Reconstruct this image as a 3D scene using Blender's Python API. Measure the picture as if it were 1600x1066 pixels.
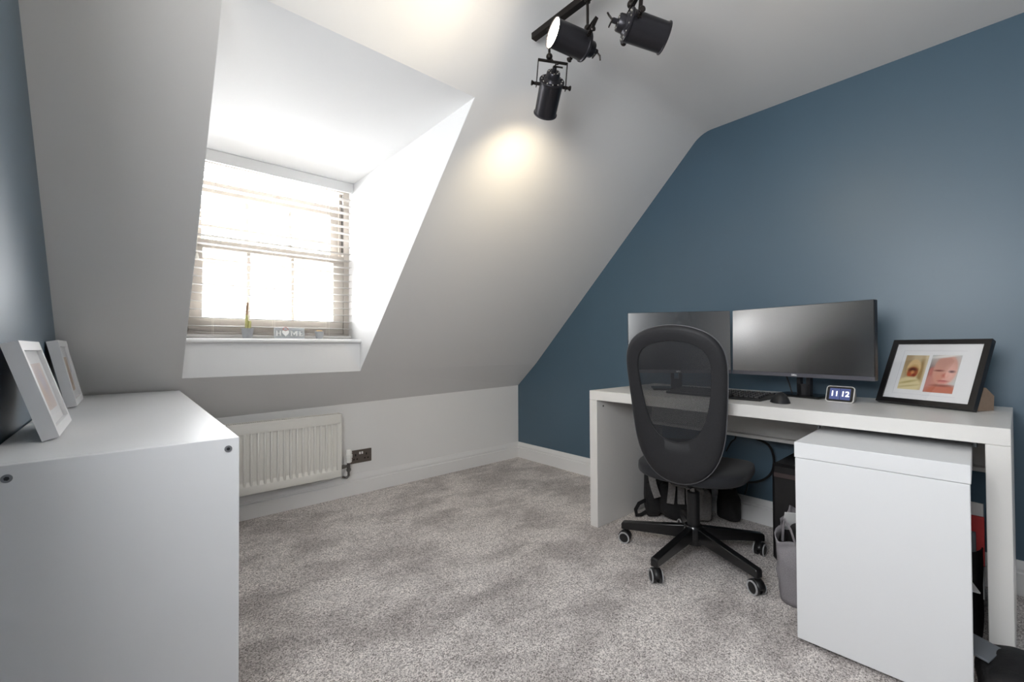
import bpy, bmesh, math, random
from mathutils import Vector, Matrix, noise

random.seed(7)
for o in list(bpy.data.objects): bpy.data.objects.remove(o, do_unlink=True)
scene = bpy.context.scene
col = scene.collection

# ------------------------------------------------------------------ camera
cd = bpy.data.cameras.new('camera'); cam = bpy.data.objects.new('camera', cd); col.objects.link(cam)
cd.sensor_width = 36.0; cd.lens = 15.328; cd.clip_start = 0.02
cam.matrix_world = Matrix(((0.748565, -0.005049, -0.663042, -2.6019),
                           (-0.663043, -0.013116, -0.748466, -2.8589),
                           (-0.004918, 0.999901, -0.013166, 0.9691),
                           (0, 0, 0, 1)))
scene.camera = cam
# ------------------------------------------------------------------ sky and exposure
W = bpy.data.worlds.new('overcast_sky'); scene.world = W; W.use_nodes = True
bg = W.node_tree.nodes['Background']
bg.inputs['Color'].default_value = (0.965, 0.985, 1.0, 1); bg.inputs['Strength'].default_value = 15.5
scene.view_settings.view_transform = 'Standard'; scene.view_settings.look = 'None'
scene.view_settings.exposure = 0.75; scene.view_settings.gamma = 1.0
scene.view_settings.use_curve_mapping = False
def portal(name, loc, rot, sx, sy):
    l = bpy.data.lights.new(name, 'AREA'); l.shape = 'RECTANGLE'; l.size = sx; l.size_y = sy
    l.cycles.is_portal = True
    o = bpy.data.objects.new(name, l); o.location = loc; o.rotation_euler = rot; col.objects.link(o)
# daylight comes in through the dormer window and through an unseen window added beside the camera for fill
portal('daylight_portal', (-1.96, 0.13, 1.51), (-math.pi/2, 0, 0), .88, 1.0)
portal('daylight_portal', (-2.92, -2.59, 1.46), (math.pi/2, 0, -math.pi/2), .8, .8)

# ------------------------------------------------------------------ material helpers
def srgb(r, g, b):
    f = lambda c: (c/255/12.92) if c/255 <= .04045 else ((c/255+.055)/1.055)**2.4
    return (f(r), f(g), f(b), 1)
M = {}
def mat(name, rgb, rough=.5, metal=0., var=.0, vscale=8., bump=0., bscale=200., bdist=.002, spec=.5, coat=0., emit=None, estr=0., alpha=1., sheen=0., detail=3., stretch=None):
    m = bpy.data.materials.new(name); m.use_nodes = True
    nt = m.node_tree; b = nt.nodes['Principled BSDF']
    c = srgb(*rgb)
    b.inputs['Base Color'].default_value = c; b.inputs['Roughness'].default_value = rough
    b.inputs['Metallic'].default_value = metal; b.inputs['Specular IOR Level'].default_value = spec
    b.inputs['Coat Weight'].default_value = coat; b.inputs['Coat Roughness'].default_value = .4 if 'wall' in name else .1; b.inputs['Alpha'].default_value = alpha
    b.inputs['Sheen Weight'].default_value = sheen
    if emit:
        b.inputs['Emission Color'].default_value = srgb(*emit); b.inputs['Emission Strength'].default_value = estr
    tc = nt.nodes.new('ShaderNodeTexCoord')
    src = tc.outputs['Object']
    if stretch:
        mp = nt.nodes.new('ShaderNodeMapping'); mp.inputs['Scale'].default_value = stretch
        nt.links.new(src, mp.inputs['Vector']); src = mp.outputs['Vector']
    if var:
        n = nt.nodes.new('ShaderNodeTexNoise'); n.inputs['Scale'].default_value = vscale; n.inputs['Detail'].default_value = detail
        r = nt.nodes.new('ShaderNodeValToRGB')
        r.color_ramp.elements[0].position = .3; r.color_ramp.elements[1].position = .7
        r.color_ramp.elements[0].color = tuple(x*(1-var) for x in c[:3])+(1,)
        r.color_ramp.elements[1].color = tuple(min(1, x*(1+var)) for x in c[:3])+(1,)
        nt.links.new(src, n.inputs['Vector']); nt.links.new(n.outputs['Fac'], r.inputs['Fac'])
        nt.links.new(r.outputs['Color'], b.inputs['Base Color'])
    if bump:
        n = nt.nodes.new('ShaderNodeTexNoise'); n.inputs['Scale'].default_value = bscale; n.inputs['Detail'].default_value = 2
        bp = nt.nodes.new('ShaderNodeBump'); bp.inputs['Strength'].default_value = bump; bp.inputs['Distance'].default_value = bdist
        nt.links.new(src, n.inputs['Vector']); nt.links.new(n.outputs['Fac'], bp.inputs['Height'])
        nt.links.new(bp.outputs['Normal'], b.inputs['Normal'])
    M[name] = m
    return m

mat('wall_white', (240, 240, 240), .75, bump=.08, bscale=60, bdist=.001, spec=.3)
mat('ceiling_white', (230, 229, 228), .8, bump=.08, bscale=60, bdist=.001, spec=.25)
mat('wall_blue', (68, 96, 115), .5, bump=.10, bscale=90, bdist=.001, spec=.6, coat=.65, var=.03, vscale=3)
mat('gloss_white', (240, 240, 240), .35, spec=.5)
mat('upvc', (194, 187, 179), .35)
mat('blind_white', (190, 187, 183), .45)
mat('valance_white', (222, 222, 222), .5)
mat('cord', (225, 220, 210), .7)
mat('laminate_white', (233, 234, 236), .38, bump=.05, bscale=90, bdist=.0006, stretch=(1, 12, 12))
mat('desk_white', (228, 226, 223), .36, var=.02, vscale=30, stretch=(20, 1, 20), bump=.05, bscale=90, bdist=.0006)
mat('radiator', (242, 240, 234), .3)
mat('chrome', (200, 200, 205), .2, metal=1)
mat('dark_chrome', (120, 118, 116), .3, metal=1)
mat('socket_metal', (120, 112, 106), .35, metal=.85)
mat('socket_black', (25, 23, 22), .5)
mat('trv_white', (248, 247, 244), .4)
mat('lamp_black', (52, 51, 55), .34, metal=.75, spec=.5)
mat('lamp_rod', (48, 44, 42), .35, metal=.8)
mat('lamp_pin', (230, 225, 215), .3, metal=.6)
mat('bulb_off', (200, 195, 180), .3)
mat('bulb_lit', (255, 240, 215), .5, emit=(255, 236, 205), estr=30)
mat('bulb_warm', (255, 235, 200), .5, emit=(255, 220, 170), estr=6)
mat('black_plastic', (24, 24, 26), .4)
mat('black_gloss', (14, 14, 16), .22)
mat('chair_fabric', (31, 32, 37), .85, var=.25, vscale=600, bump=.5, bscale=700, bdist=.001, sheen=.08)
mat('chair_frame', (27, 27, 31), .6, var=.15, vscale=120, bump=.2, bscale=300, bdist=.001)
mat('chair_edge', (96, 96, 100), .4)
mat('chair_metal', (22, 22, 24), .28, metal=.3, coat=.4)
mat('caster_rim', (176, 176, 178), .45)
mat('monitor_bezel', (30, 30, 34), .4)
mat('monitor_grey', (96, 96, 104), .38, metal=.4)
mat('screen', (9, 9, 12), .22, spec=1.0, var=.2, vscale=14)
mat('logo_white', (240, 240, 240), .4)
mat('key', (34, 34, 37), .5)
mat('clock_case', (216, 214, 210), .6)
mat('clock_fabric', (160, 158, 154), .9, bump=.4, bscale=900, bdist=.001)
mat('clock_tile', (60, 70, 112), .4, emit=(76, 88, 140), estr=.3)
mat('clock_digit', (255, 255, 255), .4, emit=(255, 255, 255), estr=1.1)
mat('frame_black', (26, 24, 25), .32, var=.1, vscale=40)
mat('frame_white', (236, 236, 238), .4)
mat('mat_board', (238, 238, 240), .8)
mat('card_brown', (150, 128, 110), .85, var=.05, vscale=60)
mat('print_line', (205, 205, 210), .8)
mat('pot_grey', (156, 158, 160), .6, var=.06, vscale=60)
mat('soil', (86, 62, 44), .95, bump=.6, bscale=300)
mat('cactus_green', (184, 180, 118), .6, var=.12, vscale=60)
mat('cactus_brown', (150, 120, 92), .7, var=.1, vscale=60)
mat('cactus_tan', (206, 176, 130), .8, var=.15, vscale=120, bump=.7, bscale=500)
mat('sign_grey', (180, 184, 186), .8, var=.12, vscale=120, stretch=(1, 1, 6))
mat('sign_white', (240, 240, 238), .7)
mat('string_red', (190, 100, 80), .8)
mat('screw_metal', (150, 152, 156), .35, metal=.8)
mat('screw_dark', (40, 40, 44), .5)
mat('bag_black', (24, 23, 25), .75, var=.2, vscale=50, bump=.4, bscale=80, bdist=.004)
mat('bag_grey', (142, 138, 136), .85, var=.2, vscale=120, bump=.4, bscale=200, bdist=.002)
mat('felt_grey', (142, 138, 142), .95, var=.16, vscale=220, bump=.5, bscale=260, bdist=.002, stretch=(1, 1, 3))
mat('paper_white', (236, 236, 236), .8)
mat('red_card', (200, 60, 62), .6, var=.1, vscale=20)
mat('grey_card', (108, 112, 118), .6)
mat('tower_black', (22, 21, 23), .35)
mat('tower_brown', (70, 58, 58), .4)
mat('cable', (16, 16, 17), .45)
mat('photo_glass', (255, 255, 255), .05)

M['screen'].node_tree.nodes['Principled BSDF'].inputs['IOR'].default_value = 2.0
# window glass: clear, with the mirror-like sheen of a pane
def glass(name, fac=.06):
    m = bpy.data.materials.new(name); m.use_nodes = True; nt = m.node_tree; nt.nodes.clear()
    o = nt.nodes.new('ShaderNodeOutputMaterial'); mx = nt.nodes.new('ShaderNodeMixShader')
    t = nt.nodes.new('ShaderNodeBsdfTransparent'); g = nt.nodes.new('ShaderNodeBsdfGlossy'); g.inputs['Roughness'].default_value = .02
    mx.inputs[0].default_value = fac
    nt.links.new(t.outputs[0], mx.inputs[1]); nt.links.new(g.outputs[0], mx.inputs[2]); nt.links.new(mx.outputs[0], o.inputs[0])
    M[name] = m
glass('pane'); glass('picture_glass', .05)

# woven mesh fabric of the chair back: threads with real openings
def mesh_fabric():
    m = bpy.data.materials.new('mesh_fabric'); m.use_nodes = True; nt = m.node_tree
    b = nt.nodes['Principled BSDF']; b.inputs['Base Color'].default_value = srgb(32, 33, 37); b.inputs['Roughness'].default_value = .7
    tc = nt.nodes.new('ShaderNodeTexCoord'); sp = nt.nodes.new('ShaderNodeSeparateXYZ'); nt.links.new(tc.outputs['Object'], sp.inputs[0])
    def wave(sock, ph):
        a = nt.nodes.new('ShaderNodeMath'); a.operation = 'MULTIPLY'; a.inputs[1].default_value = 1500; nt.links.new(sock, a.inputs[0])
        s = nt.nodes.new('ShaderNodeMath'); s.operation = 'SINE'; nt.links.new(a.outputs[0], s.inputs[0]); return s.outputs[0]
    mu = nt.nodes.new('ShaderNodeMath'); mu.operation = 'MULTIPLY'
    nt.links.new(wave(sp.outputs['Y'], 0), mu.inputs[0]); nt.links.new(wave(sp.outputs['Z'], 0), mu.inputs[1])
    gt = nt.nodes.new('ShaderNodeMath'); gt.operation = 'LESS_THAN'; gt.inputs[1].default_value = .28
    nt.links.new(mu.outputs[0], gt.inputs[0]); nt.links.new(gt.outputs[0], b.inputs['Alpha'])
    M['mesh_fabric'] = m
mesh_fabric()

# carpet: speckled twist pile with brushed patches
def carpet():
    m = bpy.data.materials.new('carpet'); m.use_nodes = True; nt = m.node_tree; b = nt.nodes['Principled BSDF']
    b.inputs['Roughness'].default_value = .95; b.inputs['Specular IOR Level'].default_value = .1; b.inputs['Sheen Weight'].default_value = .15
    tc = nt.nodes.new('ShaderNodeTexCoord')
    def nz(scale, det=2, dist=0, vec=None, rough=.6):
        n = nt.nodes.new('ShaderNodeTexNoise'); n.inputs['Scale'].default_value = scale; n.inputs['Detail'].default_value = det
        n.inputs['Distortion'].default_value = dist; n.inputs['Roughness'].default_value = rough
        nt.links.new(vec or tc.outputs['Object'], n.inputs['Vector']); return n.outputs['Fac']
    def ramp(f, p0, c0, p1, c1):
        r = nt.nodes.new('ShaderNodeValToRGB'); e = r.color_ramp.elements
        e[0].position = p0; e[0].color = c0; e[1].position = p1; e[1].color = c1
        nt.links.new(f, r.inputs['Fac']); return r.outputs['Color']
    vo = nt.nodes.new('ShaderNodeTexVoronoi'); vo.inputs['Scale'].default_value = 300; nt.links.new(tc.outputs['Object'], vo.inputs['Vector'])
    sx = nt.nodes.new('ShaderNodeSeparateXYZ'); nt.links.new(vo.outputs['Color'], sx.inputs[0])
    av = nt.nodes.new('ShaderNodeMath'); av.operation = 'MULTIPLY_ADD'; av.inputs[1].default_value = .55; nt.links.new(sx.outputs['X'], av.inputs[0])
    hn = nt.nodes.new('ShaderNodeMath'); hn.operation = 'MULTIPLY'; hn.inputs[1].default_value = .45; nt.links.new(nz(120, 3, 0, None, .7), hn.inputs[0]); nt.links.new(hn.outputs[0], av.inputs[2])
    speck = ramp(av.outputs[0], .15, srgb(108, 98, 95), .70, srgb(255, 248, 244))
    mp = nt.nodes.new('ShaderNodeMapping'); mp.inputs['Rotation'].default_value = (0, 0, .55); mp.inputs['Scale'].default_value = (1.0, 1.6, 1)
    nt.links.new(tc.outputs['Object'], mp.inputs['Vector'])
    patch = ramp(nz(2.6, 5, .3, mp.outputs['Vector'], .66), .40, (.66, .65, .65, 1), .57, (1, 1, 1, 1))
    mx = nt.nodes.new('ShaderNodeMix'); mx.data_type = 'RGBA'; mx.blend_type = 'MULTIPLY'; mx.inputs[0].default_value = 1
    nt.links.new(speck, mx.inputs[6]); nt.links.new(patch, mx.inputs[7]); nt.links.new(mx.outputs[2], b.inputs['Base Color'])
    bp = nt.nodes.new('ShaderNodeBump'); bp.inputs['Strength'].default_value = .6; bp.inputs['Distance'].default_value = .003
    nt.links.new(nz(230, 3), bp.inputs['Height']); nt.links.new(bp.outputs['Normal'], b.inputs['Normal'])
    M['carpet'] = m
carpet()

# flat printed photograph: soft ellipses of colour over a ground, in the print's own UV
def printed(name, ground, blobs, nvar=.25):
    m = bpy.data.materials.new(name); m.use_nodes = True; nt = m.node_tree; b = nt.nodes['Principled BSDF']; b.inputs['Roughness'].default_value = .35
    tc = nt.nodes.new('ShaderNodeTexCoord'); sp = nt.nodes.new('ShaderNodeSeparateXYZ'); nt.links.new(tc.outputs['UV'], sp.inputs[0])
    def math_(op, a, c):
        n = nt.nodes.new('ShaderNodeMath'); n.operation = op
        for i, v in enumerate((a, c)):
            if isinstance(v, (int, float)): n.inputs[i].default_value = v
            elif v is not None: nt.links.new(v, n.inputs[i])
        return n.outputs[0]
    rgb = nt.nodes.new('ShaderNodeRGB'); rgb.outputs[0].default_value = srgb(*ground); cur = rgb.outputs[0]
    for (cx, cy, rx, ry, ang, c, soft) in blobs:
        dx = math_('SUBTRACT', sp.outputs['X'], cx); dy = math_('SUBTRACT', sp.outputs['Y'], cy)
        ca, sa = math.cos(ang), math.sin(ang)
        u = math_('ADD', math_('MULTIPLY', dx, ca/rx), math_('MULTIPLY', dy, sa/rx))
        v = math_('ADD', math_('MULTIPLY', dx, -sa/ry), math_('MULTIPLY', dy, ca/ry))
        d = math_('SQRT', math_('ADD', math_('MULTIPLY', u, u), math_('MULTIPLY', v, v)), None)
        mr = nt.nodes.new('ShaderNodeMapRange'); mr.inputs[1].default_value = 1-soft; mr.inputs[2].default_value = 1+soft
        mr.inputs[3].default_value = 1; mr.inputs[4].default_value = 0; nt.links.new(d, mr.inputs[0])
        mx = nt.nodes.new('ShaderNodeMix'); mx.data_type = 'RGBA'; nt.links.new(mr.outputs[0], mx.inputs[0])
        nt.links.new(cur, mx.inputs[6]); mx.inputs[7].default_value = srgb(*c); cur = mx.outputs[2]
    nt.links.new(cur, b.inputs['Base Color'])
    M[name] = m

# ------------------------------------------------------------------ mesh builder
class MB:
    def __init__(s): s.v = []; s.f = []; s.m = Matrix.Identity(4)
    def add(s, vs, fs):
        o = len(s.v); s.v += [s.m @ Vector(p) for p in vs]; s.f += [tuple(o+i for i in f) for f in fs]; return s
    def box(s, x0, x1, y0, y1, z0, z1, b=0., seg=1):
        if b <= 0:
            return s.add([(x0,y0,z0),(x1,y0,z0),(x1,y1,z0),(x0,y1,z0),(x0,y0,z1),(x1,y0,z1),(x1,y1,z1),(x0,y1,z1)],
                         [(0,3,2,1),(4,5,6,7),(0,1,5,4),(1,2,6,5),(2,3,7,6),(3,0,4,7)])
        bm = bmesh.new(); bmesh.ops.create_cube(bm, size=1)
        for v in bm.verts: v.co = Vector(((x0+x1)/2+v.co.x*(x1-x0), (y0+y1)/2+v.co.y*(y1-y0), (z0+z1)/2+v.co.z*(z1-z0)))
        bmesh.ops.bevel(bm, geom=bm.edges[:], offset=b, segments=seg, profile=.5, affect='EDGES')
        bm.verts.index_update()
        s.add([v.co.copy() for v in bm.verts], [tuple(v.index for v in f.verts) for f in bm.faces]); bm.free(); return s
    def cyl(s, p0, p1, r0, r1=None, n=16, caps=True):
        r1 = r0 if r1 is None else r1; p0 = Vector(p0); p1 = Vector(p1); d = (p1-p0).normalized()
        a = d.orthogonal().normalized(); b = d.cross(a)
        vs = []
        for p, r in ((p0, r0), (p1, r1)):
            for i in range(n):
                t = 2*math.pi*i/n; vs.append(p+(a*math.cos(t)+b*math.sin(t))*r)
        fs = [(i, (i+1) % n, n+(i+1) % n, n+i) for i in range(n)]
        if caps: fs += [tuple(range(n-1, -1, -1)), tuple(range(n, 2*n))]
        return s.add(vs, fs)
    def tube(s, pts, r, n=8, flat=None):
        # flat=(w,t,normal): ribbon section instead of round
        pts = [Vector(p) for p in pts]; vs = []; fs = []
        up = None
        for i, p in enumerate(pts):
            d = (pts[min(i+1, len(pts)-1)]-pts[max(i-1, 0)]).normalized()
            if flat:
                nn = Vector(flat[2]); nn = (nn-d*nn.dot(d)).normalized(); a = d.cross(nn)
                w, t = flat[0]/2, flat[1]/2
                for (x, y) in ((w, t), (-w, t), (-w, -t), (w, -t)): vs.append(p+a*x+nn*y)
            else:
                if up is None: up = d.orthogonal().normalized()
                up = (up-d*up.dot(d)).normalized(); b = d.cross(up)
                for k in range(n):
                    t = 2*math.pi*k/n; vs.append(p+(up*math.cos(t)+b*math.sin(t))*r)
        k = 4 if flat else n
        for i in range(len(pts)-1):
            for j in range(k): fs.append((i*k+j, i*k+(j+1) % k, (i+1)*k+(j+1) % k, (i+1)*k+j))
        fs += [tuple(range(k-1, -1, -1)), tuple((len(pts)-1)*k+j for j in range(k))]
        return s.add(vs, fs)
    def lathe(s, prof, n=24):   # profile of (r, z), around local z
        vs = []; fs = []
        for r, z in prof:
            for i in range(n):
                t = 2*math.pi*i/n; vs.append((r*math.cos(t), r*math.sin(t), z))
        for j in range(len(prof)-1):
            for i in range(n): fs.append((j*n+i, j*n+(i+1) % n, (j+1)*n+(i+1) % n, (j+1)*n+i))
        if prof[0][0] > 1e-6: fs.append(tuple(range(n-1, -1, -1)))
        if prof[-1][0] > 1e-6: fs.append(tuple((len(prof)-1)*n+i for i in range(n)))
        return s.add(vs, fs)
    def prism(s, poly, axis, a0, a1):   # polygon in the plane across axis, extruded a0..a1
        def P(u, v, a): return {'x': (a, u, v), 'y': (u, a, v), 'z': (u, v, a)}[axis]
        n = len(poly); vs = [P(u, v, a0) for u, v in poly]+[P(u, v, a1) for u, v in poly]
        fs = [(i, (i+1) % n, n+(i+1) % n, n+i) for i in range(n)]+[tuple(range(n-1, -1, -1)), tuple(range(n, 2*n))]
        return s.add(vs, fs)
    def grid(s, fn, nu, nv, closed_u=False):
        vs = []; fs = []
        for j in range(nv+1):
            for i in range(nu+(0 if closed_u else 1)): vs.append(fn(i/nu, j/nv))
        k = nu if closed_u else nu+1
        for j in range(nv):
            for i in range(nu):
                fs.append((j*k+i, j*k+(i+1) % k, (j+1)*k+(i+1) % k, (j+1)*k+i))
        return s.add(vs, fs)
    def blob(s, c, a, e1=.4, e2=.4, nu=32, nv=20, wob=0., wsc=8., seed=0.):
        pw = lambda x, e: math.copysign(abs(x)**e, x)
        def fn(u, v):
            t = 2*math.pi*u; ph = -math.pi/2+math.pi*v
            p = Vector((a[0]*pw(math.cos(ph), e1)*pw(math.cos(t), e2), a[1]*pw(math.cos(ph), e1)*pw(math.sin(t), e2), a[2]*pw(math.sin(ph), e1)))
            if wob:
                q = p*wsc+Vector((seed, seed*1.7, 0)); p = p+noise.noise_vector(q)*wob
            return p+Vector(c)
        return s.grid(fn, nu, nv, True)
    def obj(s, name, m, parent=None, smooth=32, loc=None):
        me = bpy.data.meshes.new(name); me.from_pydata([tuple(v) for v in s.v], [], s.f)
        bm = bmesh.new(); bm.from_mesh(me); bmesh.ops.recalc_face_normals(bm, faces=bm.faces[:]); bm.to_mesh(me); bm.free()
        if smooth:
            me.polygons.foreach_set('use_smooth', [True]*len(me.polygons)); me.set_sharp_from_angle(angle=math.radians(smooth))
        me.materials.append(M[m]); me.update()
        o = bpy.data.objects.new(name, me); col.objects.link(o)
        if parent: o.parent = parent
        if loc: o.location = loc
        return o
def B(*a, **k): return MB().box(*a, **k)
def thing(name, label, cat, loc=(0, 0, 0), rz=0., group=None):
    o = bpy.data.objects.new(name, None); o.empty_display_size = .05; col.objects.link(o); o.location = loc; o.rotation_euler = (0, 0, rz)
    o['label'] = label; o['category'] = cat
    if group: o['group'] = group
    return o
def tag(o, label, cat, group=None):
    o['label'] = label; o['category'] = cat
    if group: o['group'] = group
    return o
def struct(o, label, cat):
    o['kind'] = 'structure'; o['label'] = label; o['category'] = cat; return o
def copy_of(o, parent, loc=None):
    c = o.copy(); col.objects.link(c); c.parent = parent
    if loc is not None: c.location = loc
    return c
def text_obj(name, body, size, m, parent, mw, extrude=.0005, offset=0., align='CENTER'):
    cu = bpy.data.curves.new(name, 'FONT'); cu.body = body; cu.size = size; cu.extrude = extrude; cu.offset = offset
    cu.align_x = align; cu.align_y = 'CENTER'
    t = bpy.data.objects.new(name+'_tmp', cu); col.objects.link(t)
    dg = bpy.context.evaluated_depsgraph_get(); me = bpy.data.meshes.new_from_object(t.evaluated_get(dg))
    bpy.data.objects.remove(t, do_unlink=True); bpy.data.curves.remove(cu)
    me.materials.clear(); me.materials.append(M[m]); me.transform(mw)
    o = bpy.data.objects.new(name, me); col.objects.link(o); o.parent = parent; return o

# ================================================================== THE ROOM
XL = -2.807; KN = .6004; H = 2.2572; YS = -1.66; YR = -4.35
sl = lambda z: YS*(z-KN)/(H-KN)
DX0, DX1, DZB, DZT = -2.3975, -1.5201, .8247, 2.0085       # dormer opening

struct(B(XL-.1, .1, YR-.1, .1, -.12, 0).obj('floor', 'carpet', smooth=0), 'grey speckled twist-pile carpet covering the whole floor', 'floor')
struct(B(XL-.1, .02, 0, .1, 0, .72).obj('wall_back', 'wall_white', smooth=0), 'low white knee wall behind the radiator below the slope', 'wall')
struct(B(0, .1, YR-.1, .1, 0, 2.4).obj('wall_right', 'wall_blue', smooth=0), 'dark blue painted gable wall behind the desk', 'wall')
wy0, wy1, wz0, wz1 = -2.98, -2.20, 1.08, 1.84       # opening for the added fill-light window, out of view
m = MB(); m.box(XL-.1, XL, wy1, .1, 0, 2.4); m.box(XL-.1, XL, YR-.1, wy0, 0, 2.4); m.box(XL-.1, XL, wy0, wy1, 0, wz0); m.box(XL-.1, XL, wy0, wy1, wz1, 2.4)
struct(m.obj('wall_left', 'wall_blue', smooth=0), 'blue painted wall beside the white cabinet', 'wall')
# sloped ceiling with the dormer opening, rounded into the flat ceiling
m = MB()
def crease(x): return .628+(x/2.35)*.045*1.0 if False else .628+x*.0185
tl = .07
ys2 = YS+tl*math.cos(math.pi/4); zs2 = H-tl*math.cos(math.pi/4)
cols = [0.02, DX1+.002, DX0-.002, XL-.02]
def q(a, b, c, d): m.add([a, b, c, d], [(0, 1, 2, 3)])
def slab(a, b, c, d, t=.05):
    off = Vector((0, t*.7, t*.7)); P = [Vector(p) for p in (a, b, c, d)]; Q = [p+off for p in P]
    m.add([*P, *Q], [(0, 1, 2, 3), (7, 6, 5, 4), (0, 4, 5, 1), (1, 5, 6, 2), (2, 6, 7, 3), (3, 7, 4, 0)])
for i in range(3):
    xa, xb = cols[i], cols[i+1]
    slab((xa, 0, crease(xa)), (xb, 0, crease(xb)), (xb, sl(DZB), DZB), (xa, sl(DZB), DZB))
    if i != 1: slab((xa, sl(DZB), DZB), (xb, sl(DZB), DZB), (xb, sl(DZT), DZT), (xa, sl(DZT), DZT))
    slab((xa, sl(DZT), DZT), (xb, sl(DZT), DZT), (xb, sl(zs2), zs2), (xa, sl(zs2), zs2))
struct(m.obj('wall_sloped', 'ceiling_white', smooth=20), 'sloped pale attic ceiling around the dormer opening', 'sloped ceiling')
m = MB()
# rounded junction then flat ceiling
arc = []
p0 = Vector((sl(zs2), zs2)); p1 = Vector((YS, H)); p2 = Vector((YS-tl, H))
for i in range(9):
    t = i/8; p = p0*(1-t)**2+p1*2*t*(1-t)+p2*t*t; arc.append((p.x, p.y))
arc.append((YR-.1, H)); 
top = [(arc[-1][0], H+.1), (arc[0][0], H+.1)]
m.prism(arc+top, 'x', .02, XL-.02)
struct(m.obj('ceiling', 'ceiling_white', smooth=40), 'pale matt ceiling carrying the black track light', 'ceiling')
# dormer: right and left cheek, ceiling, front wall below the sill
tri = [(sl(DZB)+.0015, DZB), (.13, DZB), (.13, DZT+.03), (sl(DZT+.03)+.0015, DZT+.03)]
struct(MB().prism(tri, 'x', DX1, DX1+.06).obj('wall_dormer_right', 'wall_white', smooth=0), 'bright white cheek wall right of the dormer window', 'wall')
struct(MB().prism(tri, 'x', DX0-.06, DX0).obj('wall_dormer_left', 'wall_white', smooth=0), 'white cheek wall left of the dormer window', 'wall')
struct(MB().prism([(sl(DZT), DZT), (.13, DZT), (.13, DZT+.05), (sl(DZT), DZT+.05)], 'x', DX0-.05, DX1+.05).obj('ceiling_dormer', 'wall_white', smooth=0), 'bright white ceiling inside the dormer', 'ceiling')
struct(B(DX0, DX1, sl(DZB), .13, DZB-.001, .998).obj('wall_dormer_apron', 'wall_white', smooth=0), 'white apron wall below the window sill', 'wall')
# rear of the room: plain wall; the unseen gable window is added to brighten the room
struct(B(XL-.1, .02, YR-.1, YR, 0, 2.4).obj('wall_rear', 'wall_white', smooth=0), 'white wall behind the viewpoint', 'wall')
w2 = thing('fill_window', 'white framed window added unseen beside the viewpoint for fill daylight', 'window', (XL-.06, 0, 0)); w2['kind'] = 'structure'
m = MB(); m.box(-.03, .03, wy0, wy1, wz0, wz0+.05); m.box(-.03, .03, wy0, wy1, wz1-.05, wz1)
for y in (wy0, wy1-.05): m.box(-.03, .03, y, y+.05, wz0+.05, wz1-.05)
m.obj('frame', 'upvc', w2, smooth=0)
B(-.004, .004, wy0+.05, wy1-.05, wz0+.05, wz1-.05).obj('pane', 'pane', w2, smooth=0)

# skirting
prof = [(0, 0), (.018, 0), (.018, .084), (.0115, .088), (.0115, .096), (.0145, .099), (.013, .108), (.008, .120), (.005, .131), (0, .131)]
struct(MB().prism([(-d, z) for d, z in prof], 'x', XL, -.0005).obj('baseboard_back', 'gloss_white', smooth=25), 'white moulded skirting along the low knee wall', 'skirting')
struct(MB().prism([(-d, z) for d, z in prof], 'y', YR, -.0005).obj('baseboard_right', 'gloss_white', smooth=25), 'white moulded skirting along the blue gable wall', 'skirting')
struct(MB().prism([(XL+d, z) for d, z in prof], 'y', YR, -1.72).obj('baseboard_left', 'gloss_white', smooth=25), 'white moulded skirting along the left blue wall', 'skirting')

# ------------------------------------------------------------------ window sill
m = MB(); zt = 1.02
pf = [(.02, .996), (-.236, .996), (-.244, .9985), (-.248, 1.004), (-.248, 1.012), (-.244, 1.0175), (-.236, zt), (.02, zt)]
m.prism(pf, 'x', DX0+.0005, DX1-.0005)
struct(m.obj('trim_1', 'gloss_white', smooth=40), 'white rounded window sill board under the dormer window', 'window sill')

# ------------------------------------------------------------------ window
w1 = thing('window_1', 'white sliding sash window with glazing bars behind the blind', 'window', (-1.9588, 0, 1.02)); w1['kind'] = 'structure'
hw = .4387; zh = DZT-1.02
m = MB(); fy0, fy1 = -.045, .115
m.box(-hw, hw, fy0, fy1, 0, .035); m.box(-hw, hw, fy0, fy1, zh-.045, zh)
m.box(-hw, -hw+.035, fy0, fy1, .035, zh-.045); m.box(hw-.035, hw, fy0, fy1, .035, zh-.045)
m.obj('frame', 'upvc', w1, smooth=0)
m = MB(); m.box(-hw+.035, -hw+.05, -.005, .01, .035, zh-.045); m.box(hw-.05, hw-.035, -.005, .01, .035, zh-.045); m.box(hw-.05, hw-.035, .052, .06, .035, zh-.045); m.box(-hw+.035, -hw+.05, .052, .06, .035, zh-.045)
m.obj('parting_bead', 'upvc', w1, smooth=0)
for x0, x1 in ((hw-.037, hw-.0345),): B(x0, x1, -.044, -.006, .55, zh-.05).obj('sash_track', 'dark_chrome', w1, smooth=0)
def sash(name, y0, y1, z0, z1, rail_b, rail_t, stile, hbar):
    xs = hw-.037
    m = MB()
    m.box(-xs, xs, y0, y1, z0, z0+rail_b, .003); m.box(-xs, xs, y0, y1, z1-rail_t, z1, .003)
    m.box(-xs, -xs+stile, y0, y1, z0+rail_b, z1-rail_t); m.box(xs-stile, xs, y0, y1, z0+rail_b, z1-rail_t)
    s = m.obj(name, 'upvc', w1, smooth=0)
    ym = (y0+y1)/2
    B(-xs+stile-.004, xs-stile+.004, ym-.004, ym+.004, z0+rail_b-.004, z1-rail_t+.004).obj('pane', 'pane', s, smooth=0)
    for x in (-.125, .105): B(x-.009, x+.009, ym-.007, ym+.007, z0+rail_b, z1-rail_t).obj('glazing_bar', 'upvc', s, smooth=0)
    if hbar: B(-xs+stile, xs-stile, ym-.0065, ym+.0065, hbar-.009, hbar+.009).obj('glazing_bar', 'upvc', s, smooth=0)
    return s
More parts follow.
